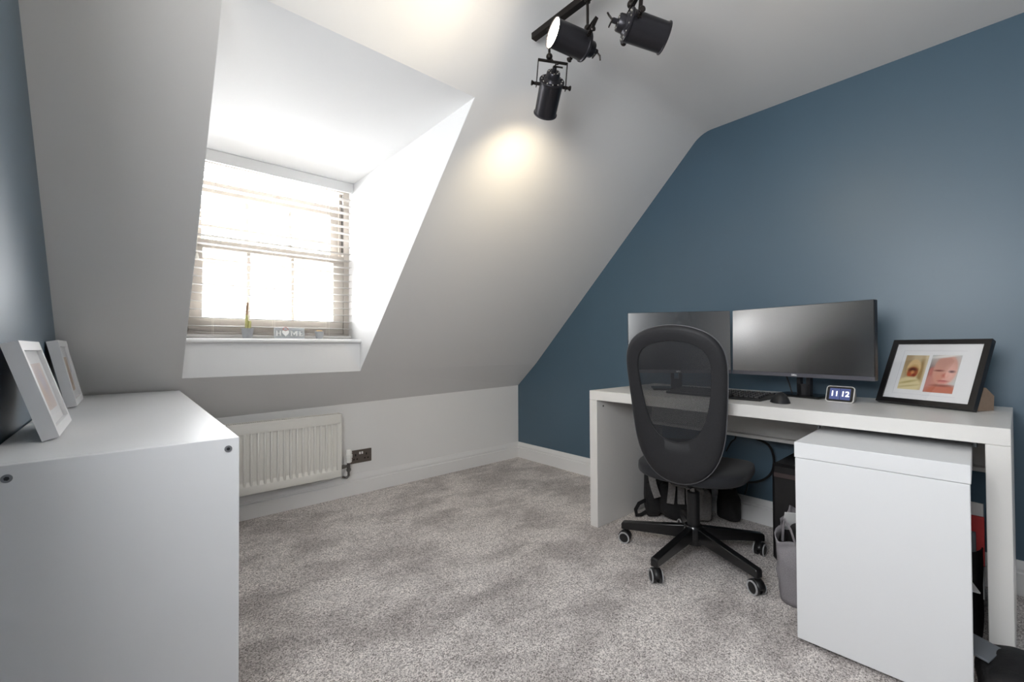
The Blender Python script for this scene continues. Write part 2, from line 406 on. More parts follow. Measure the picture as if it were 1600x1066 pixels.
ls = sash('lower_sash', -.042, -.008, .036, .535, .075, .05, .062, .29)
us = sash('upper_sash', .012, .05, .395, .865, .05, .065, .062, .62)
m = MB(); m.box(-.05, .05, -.003, .0115, .402, .436, .003); m.cyl((0, -.003, .419), (0, -.016, .419), .012, n=14); m.box(-.03, .005, -.018, -.011, .412, .426, .002)
m.obj('sash_catch', 'gloss_white', us)

# ------------------------------------------------------------------ venetian blind
bl = thing('venetian_blind', 'white wooden venetian blind hanging open in the dormer window', 'blind', (-1.9588, -.088, 1.02))
bw = .4345
B(-bw, bw, -.042, -.028, zh-.062, zh-.0005, .003).obj('valance', 'valance_white', bl)
B(-bw+.004, bw-.004, -.026, .024, zh-.045, zh-.002).obj('headrail', 'blind_white', bl, smooth=0)
def slat_mesh():
    m = MB(); n = 6
    f = lambda u, v: ((-bw+.003)+(2*bw-.006)*u, -.025+.05*v, .0026*(1-(2*v-1)**2)+.0010)
    g = lambda u, v: ((-bw+.003)+(2*bw-.006)*u, -.025+.05*v, .0026*(1-(2*v-1)**2)-.0016)
    pf = [f(0, j/n)[1:] for j in range(n+1)]+[g(0, j/n)[1:] for j in range(n, -1, -1)]
    m.prism(pf, 'x', -bw+.003, bw-.003); return m
s0 = slat_mesh().obj('slat', 'blind_white', bl, smooth=50)
nsl = 20; zs = [.066+.0433*i for i in range(nsl)]
s0.location = (0, 0, zs[0])
for z in zs[1:]: copy_of(s0, bl, (0, 0, z))
B(-bw+.003, bw-.003, -.025, .025, .004, .022, .004).obj('bottom_rail', 'blind_white', bl)
for x in (-.30, -.01, .29):
    for y in (-.0265, .0265):
        MB().tube([(x, y, .02), (x, y, zh-.05)], .0009, 6).obj('ladder_cord', 'cord', bl)
for x, z0, z1 in ((-.385, .42, .9), (-.372, .405, .9)):
    c = MB().tube([(x, -.032, z0+.03), (x, -.032, z1)], .0011, 6).obj('pull_cord', 'cord', bl)
    m = MB(); m.m = Matrix.Translation((x, -.032, z0)); m.lathe([(.0, 0), (.008, .002), (.0085, .012), (.005, .028), (.002, .034), (0, .035)], 12); m.obj('tassel', 'cord', c)

# ------------------------------------------------------------------ things on the sill
def pot(loc, s, label):
    t = thing('plant_pot', label, 'plant pot', loc, 0, 'small grey pots on the window sill')
    m = MB(); m.lathe([(.0, 0), (.021*s, 0), (.0225*s, .003), (.029*s, .05*s), (.0305*s, .05*s), (.0305*s, .0555*s), (.027*s, .0555*s), (.026*s, .046*s), (0, .046*s)], 28)
    m.obj('pot', 'pot_grey', t)
    m = MB(); m.lathe([(.0262*s, .044*s), (.018*s, .049*s), (0, .051*s)], 20); m.obj('soil', 'soil', t)
    return t
p1 = pot((-2.113, -.165, 1.0203), 1.0, 'small grey plant pot with a tall thin cactus')
m = MB()
def rib_cactus(mm, base, h, r, lean, n=20, ribs=5):
    def fn(u, v):
        a = 2*math.pi*u; rr = r*(1+.16*math.cos(ribs*a))*(1-.15*v)*(1 if v < .92 else math.sqrt(max(0, 1-((v-.92)/.08)**2))*.98+.02)
        return Vector(base)+Vector((rr*math.cos(a)+lean[0]*v*h, rr*math.sin(a)+lean[1]*v*h, h*v))
    mm.grid(fn, n, 16, True)
rib_cactus(m, (-.003, 0, .046), .085, .0085, (-.02, 0)); rib_cactus(m, (.008, -.004, .046), .05, .007, (.05, 0)); m.obj('cactus_stem', 'cactus_green', p1)
m = MB(); rib_cactus(m, (-.0045, 0, .125), .07, .0062, (.07, 0)); m.obj('cactus_tip', 'cactus_brown', p1)
p2 = pot((-1.742, -.165, 1.0203), .82, 'small grey plant pot with a low round cactus')
m = MB()
for dx, dy, r in ((-.009, 0, .011), (.009, .003, .011), (0, -.008, .0105)):
    m.m = Matrix.Translation((dx, dy, .043)); m.lathe([(r*math.cos(t*math.pi/16), .9*r*math.sin(t*math.pi/16)) for t in range(0, 9)], 16)
m.m = Matrix.Identity(4); m.obj('cactus', 'cactus_tan', p2)
sg = thing('home_sign', 'grey wooden block sign reading HOME with a heart', 'sign', (-1.905, -.16, 1.0203), 0)
B(-.078, .078, -.011, .011, 0, .062, .0015).obj('block', 'sign_grey', sg)
def slab_letter(parts):
    m = MB()
    for (x0, x1, z0, z1) in parts: m.box(x0, x1, -.0165, -.011, z0, z1)
    return m
lw = .0065; z0, z1 = .0155, .0465
def I(cx): return [(cx-lw/2, cx+lw/2, z0, z1), (cx-lw*.85, cx+lw*.85, z0, z0+.004), (cx-lw*.85, cx+lw*.85, z1-.004, z1)]
slab_letter(I(-.0665)+I(-.0495)+[(-.0665, -.0495, .029, .033)]).obj('letter_h', 'sign_white', sg, smooth=0)
mm = slab_letter(I(.0065)+I(.0345))
mm.prism([(.004, z1), (.011, z1), (.0215, .026), (.0205, .018)], 'y', -.0165, -.011); mm.prism([(.037, z1), (.030, z1), (.0195, .026), (.0205, .018)], 'y', -.0165, -.011)
mm.obj('letter_m', 'sign_white', sg, smooth=0)
slab_letter([(.0485, .055, z0, z1), (.0455, .070, z0, z0+.0045), (.0455, .070, z1-.0045, z1), (.055, .0645, .029, .033), (.0665, .070, z0, z0+.010), (.0665, .070, z1-.010, z1), (.062, .0645, .026, .036)]).obj('letter_e', 'sign_white', sg, smooth=0)
hp = []
for i in range(40):
    t = 2*math.pi*i/40; hp.append((-.0235+.00135*16*math.sin(t)**3*.85, .033+.00125*(13*math.cos(t)-5*math.cos(2*t)-2*math.cos(3*t)-math.cos(4*t))))
MB().prism(hp, 'y', -.0185, -.011).obj('heart', 'sign_white', sg)
MB().tube([(-.038, -.0175, .052), (-.03, -.0195, .047), (-.0235, -.0198, .0455), (-.017, -.0195, .047), (-.009, -.0175, .052), (-.016, -.012, .063), (-.0235, -.005, .067), (-.031, -.012, .063), (-.038, -.0175, .052)], .0012, 6).obj('string', 'string_red', sg)

# ------------------------------------------------------------------ radiator
rd = thing('radiator', 'white panel radiator with vertical flutes below the dormer', 'radiator', (-1.588, 0, .162))
RL = .70; RH = .393
B(-RL+.003, -.003, -.088, -.081, 0.004, RH-.020, .001).obj('panel_core', 'radiator', rd)
m = MB(); pitch = .0335; nf = 20
m.box(-RL, 0, -.1, -.0875, RH-.062, RH-.012, .003, 2); m.box(-RL, 0, -.1, -.0875, 0, .045, .003, 2)
for i in range(nf+1):
    x = -.022-i*pitch
    if i == 0: m.box(x-.004, 0, -.1, -.0875, .04, RH-.055, .003, 2)
    else: m.box(x-.0075, x+.0075, -.1, -.0865, .04, RH-.055, .006, 3)
    if i < nf: m.prism([(-.0875, .066), (-.0995, .044), (-.0875, .044)], 'x', x-pitch+.006, x-.006)
m.obj('front_panel', 'radiator', rd, smooth=40)
g = B(-RL, 0, -.102, -.100, RH-.014, RH, 0)
g.box(-RL, 0, -.045, -.043, RH-.014, RH)
for i in range(66): g.box(-.006-i*.0106-.0022, -.006-i*.0106+.0022, -.1, -.045, RH-.006, RH-.003)
g.obj('top_grille', 'radiator', rd, smooth=0)
B(-.004, .0015, -.102, -.043, .01, RH, .001).obj('side_cover', 'radiator', rd)
B(-RL+.003, -.004, -.058, -.046, .01, RH-.016).obj('rear_panel', 'radiator', rd, smooth=0)
for x in (-.12, -RL+.12): B(x-.015, x+.015, -.046, -.001, .08, .32).obj('bracket', 'radiator', rd, smooth=0)
v = MB().cyl((.0, -.075, .052), (.055, -.075, .052), .009, n=14); v.cyl((.055, -.075, .015), (.055, -.075, .075), .0105, n=16)
v.cyl((.012, -.075, .052), (.026, -.075, .052), .014, n=6); v.cyl((.055, -.075, .02), (.055, -.075, .034), .014, n=6); v.cyl((.055, -.075, -.012), (.055, -.075, .016), .0075, n=12)
v.tube([(.055, -.075, -.012), (.040, -.072, -.022), (.050, -.058, -.027), (.043, -.03, -.029), (.038, -.0185, -.029)], .0075, 10)
v.obj('valve_body', 'dark_chrome', rd)
v = MB(); v.m = Matrix.Translation((.055, -.075, .073)); v.lathe([(0, 0), (.016, 0), (.019, .004), (.020, .022), (.0165, .024), (.0165, .028), (.0225, .030), (.0225, .050), (.018, .053), (.018, .056), (.0205, .058), (.019, .076), (.014, .084), (0, .085)], 24)
v.obj('thermostatic_head', 'trv_white', rd)
MB().tube([(-.02, -.07, -.004), (-.10, -.06, -.016), (-.17, -.05, -.022), (-.22, -.03, -.020), (-.24, -.0185, -.018)], .005, 10).obj('pipe', 'gloss_white', rd)

# ------------------------------------------------------------------ double socket
sk = thing('double_socket', 'brushed metal double wall socket right of the radiator', 'socket', (-1.425, -.0005, .246))
B(-.073, .073, -.007, 0, -.043, .043, .002).obj('plate', 'socket_metal', sk)
for cx in (-.037, .037):
    m = MB(); m.box(cx-.004, cx+.004, -.0078, -.0065, .004, .018); m.box(cx-.016, cx-.006, -.0078, -.0065, -.02, -.012); m.box(cx+.006, cx+.016, -.0078, -.0065, -.02, -.012)
    m.obj('socket_holes', 'socket_black', sk, smooth=0)
for cx in (-.008, .008): B(cx-.0055, cx+.0055, -.010, -.0065, .014, .030, .001).obj('switch', 'trv_white', sk)

# ------------------------------------------------------------------ white cabinet on the left
cb = thing('white_cabinet', 'white cabinet end with two round screw caps by the left wall', 'cabinet', (XL+.004, -1.69, 0))
cw, cl, ch = .398, 1.508, .765
B(0, cw, .018, cl-.018, ch-.022, ch, .0012).obj('top', 'laminate_white', cb)
B(0, cw, 0, .018, 0, ch-.0002, .0012).obj('side_panel', 'laminate_white', cb)
B(0, cw-.02, cl-.018, cl, 0, ch-.0002, .0012).obj('side_panel', 'laminate_white', cb)
B(0, .008, .018, cl-.018, .06, ch-.022).obj('back_panel', 'laminate_white', cb, smooth=0)
B(.008, cw-.03, .018, cl-.018, .06, .078).obj('bottom_panel', 'laminate_white', cb, smooth=0)
B(cw-.05, cw-.035, .018, cl-.018, 0, .06).obj('plinth', 'laminate_white', cb, smooth=0)
for i in range(3):
    for j in range(2):
        ya = .02+j*(cl-.036)/2; yb = ya+(cl-.036)/2-.004; za = .064+i*.2265
        B(cw-.020, cw-.002, ya, yb, za, za+.2225, .0012).obj('drawer', 'laminate_white', cb)
for x in (.045, cw-.022):
    m = MB().cyl((x, .0, ch-.024), (x, -.0016, ch-.024), .0075, n=20); c = m.obj('screw_cap', 'screw_metal', cb)
    MB().cyl((x, -.0012, ch-.024), (x, -.0021, ch-.024), .0038, n=6).obj('hex_recess', 'screw_dark', c)

# picture frames: local x along the frame width, leaning back about its lower edge
def box_frame(name, label, loc, rz, w, h, t, border, lean, fm, mats, inset, group=None, cat='picture frame'):
    root = thing(name, label, cat, loc, rz, group)
    L = Matrix.Translation((0, 0, t*math.sin(lean))) @ Matrix.Rotation(-lean, 4, 'X')
    def part(pname, m, mt, par=root, sm=0): m.m = Matrix.Identity(4); m.v = [L @ v for v in m.v]; return m.obj(pname, mt, par, smooth=sm)
    # frame stands on y in [0,t], front face at y=0 looking to -y
    part('frame_rail', MB().prism([(0, 0), (w, 0), (w-border, border), (border, border)], 'y', 0, t), fm)
    part('frame_rail', MB().prism([(0, h), (border, h-border), (w-border, h-border), (w, h)], 'y', 0, t), fm)
    part('frame_rail', MB().prism([(0, 0), (border, border), (border, h-border), (0, h)], 'y', 0, t), fm)
    part('frame_rail', MB().prism([(w, 0), (w, h), (w-border, h-border), (w-border, border)], 'y', 0, t), fm)
    board = part('mount', B(border-.002, w-border+.002, inset, inset+.003, border-.002, h-border+.002), 'mat_board')
    part('backing', B(border-.002, w-border+.002, inset+.003, t-.001, border-.002, h-border+.002), 'card_brown')
    for (u0, u1, v0, v1, mt) in mats:
        me = bpy.data.meshes.new('photo_print')
        vs = [L @ Vector(p) for p in ((u0*w, inset-.0006, v0*h), (u1*w, inset-.0006, v0*h), (u1*w, inset-.0006, v1*h), (u0*w, inset-.0006, v1*h),
                                      (u0*w, inset, v0*h), (u1*w, inset, v0*h), (u1*w, inset, v1*h), (u0*w, inset, v1*h))]
        me.from_pydata([tuple(v) for v in vs], [], [(0, 1, 2, 3), (7, 6, 5, 4), (0, 4, 5, 1), (1, 5, 6, 2), (2, 6, 7, 3), (3, 7, 4, 0)])
        uv = me.uv_layers.new(name='UVMap'); cc = [(0, 0), (1, 0), (1, 1), (0, 1)]*2
        for lp in me.loops: uv.data[lp.index].uv = cc[lp.vertex_index]
        me.materials.append(M[mt]); o = bpy.data.objects.new('photo_print', me); col.objects.link(o); o.parent = board
    part('picture_glass', B(border-.002, w-border+.002, inset-.0045, inset-.003, border-.002, h-border+.002), 'picture_glass')
    return root, L
printed('print_pale_a', (228, 214, 208), [(.5, .55, .45, .5, 0, (206, 190, 190), .6), (.35, .35, .2, .25, .3, (216, 196, 184), .5), (.62, .62, .18, .22, 0, (200, 190, 200), .5)])
printed('print_pale_b', (206, 188, 170), [(.5, .5, .3, .45, .2, (190, 165, 145), .5), (.4, .7, .2, .2, 0, (220, 208, 196), .5)])
box_frame('picture_frame', 'white box picture frame on the cabinet nearest the viewer', (-2.712, -1.455, .7652), math.pi/2, .30, .224, .028, .022, .285, 'frame_white', [(.2, .8, .24, .76, 'print_pale_a')], .009, 'white frames on the cabinet')
box_frame('picture_frame', 'white box picture frame further back on the cabinet by the slope', (-2.727, -.72, .7652), math.pi/2, .30, .234, .028, .022, .212, 'frame_white', [(.25, .75, .2, .74, 'print_pale_b')], .009, 'white frames on the cabinet')

# ------------------------------------------------------------------ desk
dr = -.0147
dk = thing('desk', 'white desk with thick top and slab sides along the blue wall', 'desk', (-.7113, -1.3583, 0), -math.pi/2-dr*-1)
# local x runs along the desk towards the viewer's right, local y towards the wall
DL, DD, DH = 1.51, .65, .73
B(0, DL, 0, DD, DH-.05, DH, .0015).obj('top', 'desk_white', dk)
B(0, .05, 0, DD, 0, DH-.0505, .0015).obj('side_panel', 'desk_white', dk)
B(DL-.05, DL, 0, DD, 0, DH-.0505, .0015).obj('side_panel', 'desk_white', dk)
B(.05, DL-.05, DD-.115, DD-.097, .50, DH-.0505).obj('modesty_panel', 'desk_white', dk, smooth=0)
B(.05, DL-.05, DD-.16, DD-.115, .50, .515).obj('cable_ledge', 'desk_white', dk, smooth=0)
MB().cyl((.0495, .055, .645), (.0508, .055, .645), .005, n=14).obj('hole_plug', 'black_plastic', dk)

# pull-out return panel standing part under the desk top
pp = thing('pull_out_panel', 'white pull-out panel with thick top standing before the desk', 'desk panel', (-.955, -2.396, 0), -math.pi/2+.026)
PW, PD, PH = .401, .62, .652
B(0, PW, 0, PD, PH-.05, PH, .0015).obj('top', 'laminate_white', pp)
B(.002, PW-.002, .001, .05, .014, PH-.0512, .0015).obj('front_panel', 'laminate_white', pp)
B(.002, .05, PD-.05, PD, .05, PH-.0505, .0015).obj('rear_post', 'laminate_white', pp)
for x in (.05, PW-.05):
    for y in (.025, PD-.045):
        m = MB().cyl((x-.008, y, .0145), (x+.008, y, .0145), .0143, n=16); m.cyl((x, y, .014), (x, y, .05 if y > .1 else .016), .004, n=8); m.obj('caster', 'black_plastic', pp)
m = B(PW+.002, PW+.012, .33, .352, PH-.006, PH+.012, .003); m.cyl((PW-.002, .341, PH-.002), (PW+.002, .341, PH-.002), .004, n=10); m.obj('guide_bracket', 'screw_metal', pp)
m = B(-.006, .002, .33, .345, PH-.004, PH+.012, .002); m.obj('guide_bracket', 'screw_metal', pp)

# ------------------------------------------------------------------ office chair
HUB = Vector((-.652, -1.905, 0)); TH = .17
chr_ = thing('office_chair', 'black mesh-back office chair on five castors at the desk', 'office chair', HUB, TH)
# local +x faces the desk, local y to the sitter's left
for k in range(5):
    a = math.radians(35+72*k)-TH; R = .318
    m = MB(); m.m = Matrix.Rotation(a, 4, 'Z')
    m.prism([(.03, .148), (.03, .088), (R+.015, .066), (R+.015, .094), (R+.009, .101)], 'y', -.016, .016)
    leg = m.obj('base_leg', 'chair_metal', chr_, smooth=20)
    bv = leg.modifiers.new('bevel', 'BEVEL'); bv.width = .004; bv.segments = 2
    c = MB(); sw = a+random.uniform(-.9, .9)+.6
    c.m = Matrix.Translation((R*math.cos(a), R*math.sin(a), 0)) @ Matrix.Rotation(sw, 4, 'Z')
    c.cyl((0, 0, .05), (0, 0, .075), .006, n=10); 
    c.grid(lambda u, v: (.03*math.cos(math.pi*(u*.95-.0))*(1), -.017+.034*v, .027+.032*math.sin(math.pi*u*.95)), 10, 1)
    c.box(-.004, .012, -.012, .012, .025, .058, .002)
    cs = c.obj('caster', 'black_plastic', leg)
    cs.modifiers.new('solid', 'SOLIDIFY').thickness = .002
    for s in (-1, 1):
        wv = MB(); wv.m = c.m
        wv.cyl((0, s*.006, .0265), (0, s*.020, .0265), .0262, n=24); wv.cyl((0, s*.0195, .0265), (0, s*.0225, .0265), .018, n=20); wv.obj('caster_wheel', 'black_plastic', leg)
        rv = MB(); rv.m = c.m @ Matrix.Translation((0, 0, .0265)) @ Matrix.Rotation(math.pi/2, 4, 'X')
        rv.lathe([(.0215, s*.0185), (.0275, s*.0185), (.0275, s*.0225), (.0215, s*.0225), (.0215, s*.0185)], 28); rv.obj('caster_rim', 'caster_rim', leg)
m = MB(); m.lathe([(0, .07), (.04, .07), (.045, .085), (.045, .14), (.038, .152), (0, .152)], 24); m.obj('base_hub', 'chair_metal', chr_)
m = MB(); m.lathe([(0, .15), (.0275, .15), (.0275, .30), (.025, .303), (0, .303)], 24); m.obj('gas_lift_cover', 'black_plastic', chr_)
m = MB(); m.lathe([(0, .3), (.014, .3), (.014, .36), (0, .36)], 16); m.obj('gas_lift_piston', 'dark_chrome', chr_)
m = B(-.10, .10, -.075, .075, .345, .372, .006); m.tube([(.0, -.06, .352), (.0, -.14, .350), (.005, -.165, .348)], .006, 8); m.obj('tilt_mechanism', 'black_plastic', chr_)
# seat cushion
def seat(u, v):
    t = 2*math.pi*u; ph = -math.pi/2+math.pi*v; pw = lambda x, e: math.copysign(abs(x)**e, x)
    c = pw(math.cos(ph), .32); x = .225*c*pw(math.cos(t), .62); y = .235*c*pw(math.sin(t), .62); z = .034*pw(math.sin(ph), .5)
    z += .012*(y/.235)**2-.018*max(0, (x-.11)/.115)**2
    return (x+.035, y, .402+z)
MB().grid(seat, 48, 20, True).obj('seat', 'chair_fabric', chr_, smooth=60)
# back rest: ring of upholstery around the mesh window
OUT = [(-.045, 0), (-.036, .07), (-.012, .107), (.03, .14), (.07, .160), (.14, .178), (.225, .188), (.32, .197), (.45, .2035), (.52, .200), (.565, .184), (.60, .140), (.622, .085), (.635, 0)]
INN = [(.134, 0), (.142, .048), (.168, .083), (.215, .112), (.285, .131), (.355, .142), (.45, .1495), (.50, .146), (.533, .130), (.556, .088), (.572, 0)]
def radial(curve, vc, ang):
    P = [(h, v) for v, h in curve]; P = P+[(-h, v) for h, v in reversed(P[1:-1])]
    d = (math.cos(ang), math.sin(ang)); best = .1
    for i in range(len(P)):
        (x1, y1), (x2, y2) = P[i], P[(i+1) % len(P)]
        y1 -= vc; y2 -= vc
        c1 = d[0]*y1-d[1]*x1; c2 = d[0]*y2-d[1]*x2
        if c1*c2 <= 0 and abs(c1-c2) > 1e-12:
            t = c1/(c1-c2); x = x1+(x2-x1)*t; y = y1+(y2-y1)*t
            if x*d[0]+y*d[1] > 0: best = x*d[0]+y*d[1]
    return best
VC = .35; NA = 96
def smooth_r(curve):
    r = [radial(curve, VC, 2*math.pi*i/NA) for i in range(NA)]
    for _ in range(10): r = [(r[i-1]+2*r[i]+r[(i+1) % NA])/4 for i in range(NA)]
    return r
RO, RI = smooth_r(OUT), smooth_r(INN)
lean = .15
def back_pt(u, v, d):   # u right (sitter's right = -y), v up along the back, d towards the sitter
    dep = .42*u*u+.024*math.sin(math.pi*(v+.06)/.72)-.016
    n = d+dep
    return Vector((-.20+n*math.cos(lean)-v*math.sin(lean), -u, .43+v*math.cos(lean)+n*math.sin(lean)))
def sect(i, k):
    a = 2*math.pi*i/NA; ro, ri = RO[i], RI[i]; th = .026
    prof = [(0, -.004), (.02, -.011), (.3, -.013), (.7, -.013), (.93, -.009), (1, 0), (1, .006), (.95, .011), (.6, .014), (.2, .013), (.02, .008)]
    f, d = prof[k]; r = ri+(ro-ri)*f
    return back_pt(r*math.cos(a), VC+r*math.sin(a), d)
NK = 11; vs = [sect(i, k) for i in range(NA) for k in range(NK)]
fs = [(i*NK+k, i*NK+(k+1) % NK, ((i+1) % NA)*NK+(k+1) % NK, ((i+1) % NA)*NK+k) for i in range(NA) for k in range(NK)]
bk = MB().add(vs, fs).obj('backrest', 'chair_frame', chr_, smooth=60)
m = MB()   # mesh window
NR = 8
m.grid(lambda u, v: back_pt((1.01*RI[int(round(u*NA)) % NA])*max(v, 1e-4)*math.cos(2*math.pi*u), VC+(1.01*RI[int(round(u*NA)) % NA])*max(v, 1e-4)*math.sin(2*math.pi*u), -.002), NA, NR, True)
m.obj('mesh_panel', 'mesh_fabric', bk, smooth=60)
pts = [back_pt((RO[i % NA]-.0005)*math.cos(2*math.pi*i/NA), VC+(RO[i % NA]-.0005)*math.sin(2*math.pi*i/NA), .002) for i in range(NA+1)]
MB().tube(pts, .003, 8).obj('edge_trim', 'chair_edge', bk)
pts = [back_pt((RI[i % NA]+.001)*math.cos(2*math.pi*i/NA), VC+(RI[i % NA]+.001)*math.sin(2*math.pi*i/NA), -.006) for i in range(NA+1)]
MB().tube(pts, .0028, 8).obj('window_trim', 'chair_frame', bk)
m = MB().tube([(-.06, 0, .358), (-.14, 0, .36), (-.175, 0, .375), (-.182, 0, .41), (-.19, 0, .47)], 0, flat=(.06, .012, (0.3, 0, 1)))
m.obj('back_support', 'black_plastic', chr_)

# ------------------------------------------------------------------ monitors
def monitor(label, L, Rr, zb, zt, stand_off, tilt):
    L = Vector((*L, 0)); Rr = Vector((*Rr, 0)); d = Rr-L; w = d.length; mid = (L+Rr)/2
    rz = math.atan2(d.y, d.x)
    t = thing('monitor', label, 'monitor', (mid.x, mid.y, .7302), rz, 'pair of monitors on the desk')
    h0, h1 = zb-.7302, zt-.7302; hw_ = w/2
    # local x to the viewer's right, local y away from the viewer; the head tilts back on its stand
    TM = Matrix.Translation((0, 0, h0)) @ Matrix.Rotation(-tilt, 4, 'X') @ Matrix.Translation((0, 0, -h0))
    def head(m): m.v = [TM @ v for v in m.v]; return m
    head(B(-hw_, hw_, .002, .03, h0, h1, .003)).obj('housing', 'monitor_bezel', t)
    head(B(-hw_*.7, hw_*.7, .03, .052, h0+.03, h1-.05, .01)).obj('rear_shell', 'black_plastic', t)
    head(B(-hw_+.002, hw_-.002, -.0005, .0025, h0+.018, h1-.002)).obj('screen', 'screen', t, smooth=0)
    b = head(B(-hw_, hw_, -.0015, .0025, h0, h0+.017, .0008)).obj('chin', 'monitor_grey', t)
    text_obj('logo', 'DELL', .0105, 'logo_white', b, TM @ Matrix.Translation((.0, -.0018, h0+.0085)) @ Matrix.Rotation(math.pi/2, 4, 'X'), .0003, .0003)
    m = MB(); y0 = .085
    m.prism([(-.028, 0), (-.010, 0), (-.017, h0+.13), (-.030, h0+.13)], 'y', y0-.012, y0+.012)
    m.prism([(.028, 0), (.010, 0), (.017, h0+.13), (.030, h0+.13)], 'y', y0-.012, y0+.012)
    m.box(-.027, .027, y0-.012, y0+.012, .008, .06); m.box(-.03, .03, .058, y0+.012, h0+.09, h0+.13)
    m.obj('stand_column', 'monitor_bezel', t)
    B(-.125, .085, .03+stand_off, .18, 0, .010, .002).obj('stand_base', 'black_gloss', t)
    return t
monitor('black monitor with dark screen partly hidden by the chair back', (-.566, -1.508), (-.270, -1.926), .826, 1.150, .0, .02)
mr = monitor('black monitor with pale reflection next to the desk clock', (-.268, -1.932), (-.397, -2.520), .826, 1.150, .0, .012)
tag(MB().tube([(-.235, -2.165, .86), (-.245, -2.17, .82), (-.258, -2.185, .785), (-.266, -2.195, .755), (-.264, -2.198, .7445)], .003, 8).obj('monitor_cable', 'cable'), 'thin black cable curving down behind the right monitor', 'cable')

# ------------------------------------------------------------------ keyboard, mouse, clock
kb = thing('keyboard', 'black computer keyboard on the desk behind the chair', 'keyboard', (-.59, -2.165, .7302), math.pi/2-.06)
# local x along the keys away from viewer's right, local y to -x world
m = MB(); m.m = Matrix.Rotation(-.05, 4, 'X') @ Matrix.Identity(4)
KW, KD = .44, .155
body = MB().prism([(0, .004), (0, .012), (-KD, .026), (-KD, .002), (-KD+.02, 0), (-.01, 0)], 'x', 0, KW).obj('body', 'black_plastic', kb, smooth=20)
kproto = None
for r in range(6):
    y = -.014-r*.0222; zr = .0125+(-y/KD)*.0135
    n = 20
    for c in range(n):
        if r == 0 and 5 <= c <= 9: continue
        x = .012+c*.0211
        if kproto is None:
            kproto = MB().prism([(-.0088, -.0088), (.0088, -.0088), (.0088, .0088), (-.0088, .0088)], 'z', 0, .001)
            kproto = MB().add([(-.009, -.009, 0), (.009, -.009, 0), (.009, .009, 0), (-.009, .009, 0), (-.007, -.007, .007), (.007, -.007, .007), (.007, .007, .007), (-.007, .007, .007)],
                              [(3, 2, 1, 0), (4, 5, 6, 7), (0, 1, 5, 4), (1, 2, 6, 5), (2, 3, 7, 6), (3, 0, 4, 7)]).obj('key', 'key', kb, smooth=0)
            kproto.location = (x, y, zr)
        else: copy_of(kproto, kb, (x, y, zr))
B(.116, .202, -.023, -.006, .0125, .020, .0015).obj('space_bar', 'key', kb)

ms = thing('mouse', 'black sculpted mouse on the desk beside the keyboard', 'mouse', (-.555, -2.235, .7302), .5)
def mfn(u, v):
    t = 2*math.pi*u; r = v
    x = .052*r*math.copysign(abs(math.cos(t))**.8, math.cos(t)); y = .035*r*math.copysign(abs(math.sin(t))**.8, math.sin(t))
    z = .036*(1-r**2.6)*(1-.35*(x/.052-.2)) + .003*(1-r)
    return (x, y, max(0, z)+.0015)
m = MB().grid(mfn, 32, 12, True); m.obj('body', 'black_plastic', ms, smooth=60)
m = MB(); m.m = Matrix.Translation((.026, 0, .0235)) @ Matrix.Rotation(math.pi/2, 4, 'X'); m.lathe([(0, -.004), (.007, -.004), (.0085, -.002), (.0085, .002), (.007, .004), (0, .004)], 16); m.obj('scroll_wheel', 'dark_chrome', ms)

ck = thing('desk_clock', 'small wedge smart clock showing 11 12 beside the monitor', 'clock', (-.36, -2.347, .7302), math.atan2(-.09, -.012))
CW, CH = .100, .070; tl_ = .36
Lc = Matrix.Rotation(-tl_, 4, 'X')
def rrect(w, h, r, n=5):
    P = []
    for cx, cy, a0 in ((w-r, r, -90), (w-r, h-r, 0), (r, h-r, 90), (r, r, 180)):
        for i in range(n+1):
            a = math.radians(a0+90*i/n); P.append((cx+r*math.cos(a), cy+r*math.sin(a)))
    return P
m = MB(); m.m = Lc; P = rrect(CW, CH, .011); m.prism(P, 'y', 0, .006); m.m = Matrix.Identity(4); m.obj('bezel', 'clock_case', ck)
m = MB(); n = len(P)
fr = [Lc @ Vector((u, .006, v)) for u, v in P]
bkp = [Vector((.012+(CW-.024)*u/CW, .072, .004+.026*v/CH)) for u, v in P]
m.add(fr+bkp, [(i, (i+1) % n, n+(i+1) % n, n+i) for i in range(n)]+[tuple(range(n, 2*n))]); m.obj('body', 'clock_fabric', ck)
m = MB(); m.m = Lc; m.prism([(x+.003, z+.003) for x, z in rrect(CW-.006, CH-.006, .009)], 'y', -.0012, .0002); sc = m.obj('screen', 'black_gloss', ck)
for i, s in enumerate(('11', '12')):
    x0 = .0135+i*.0375
    m = MB(); m.m = Lc; m.box(x0, x0+.0360, -.0018, -.001, .011, .059); tl2 = m.obj('digit_tile', 'clock_tile', sc, smooth=0)
    text_obj('digits', s, .031, 'clock_digit', sc, Lc @ Matrix.Translation((x0+.018, -.0022, .035)) @ Matrix.Rotation(math.pi/2, 4, 'X'), .0002, .0004)

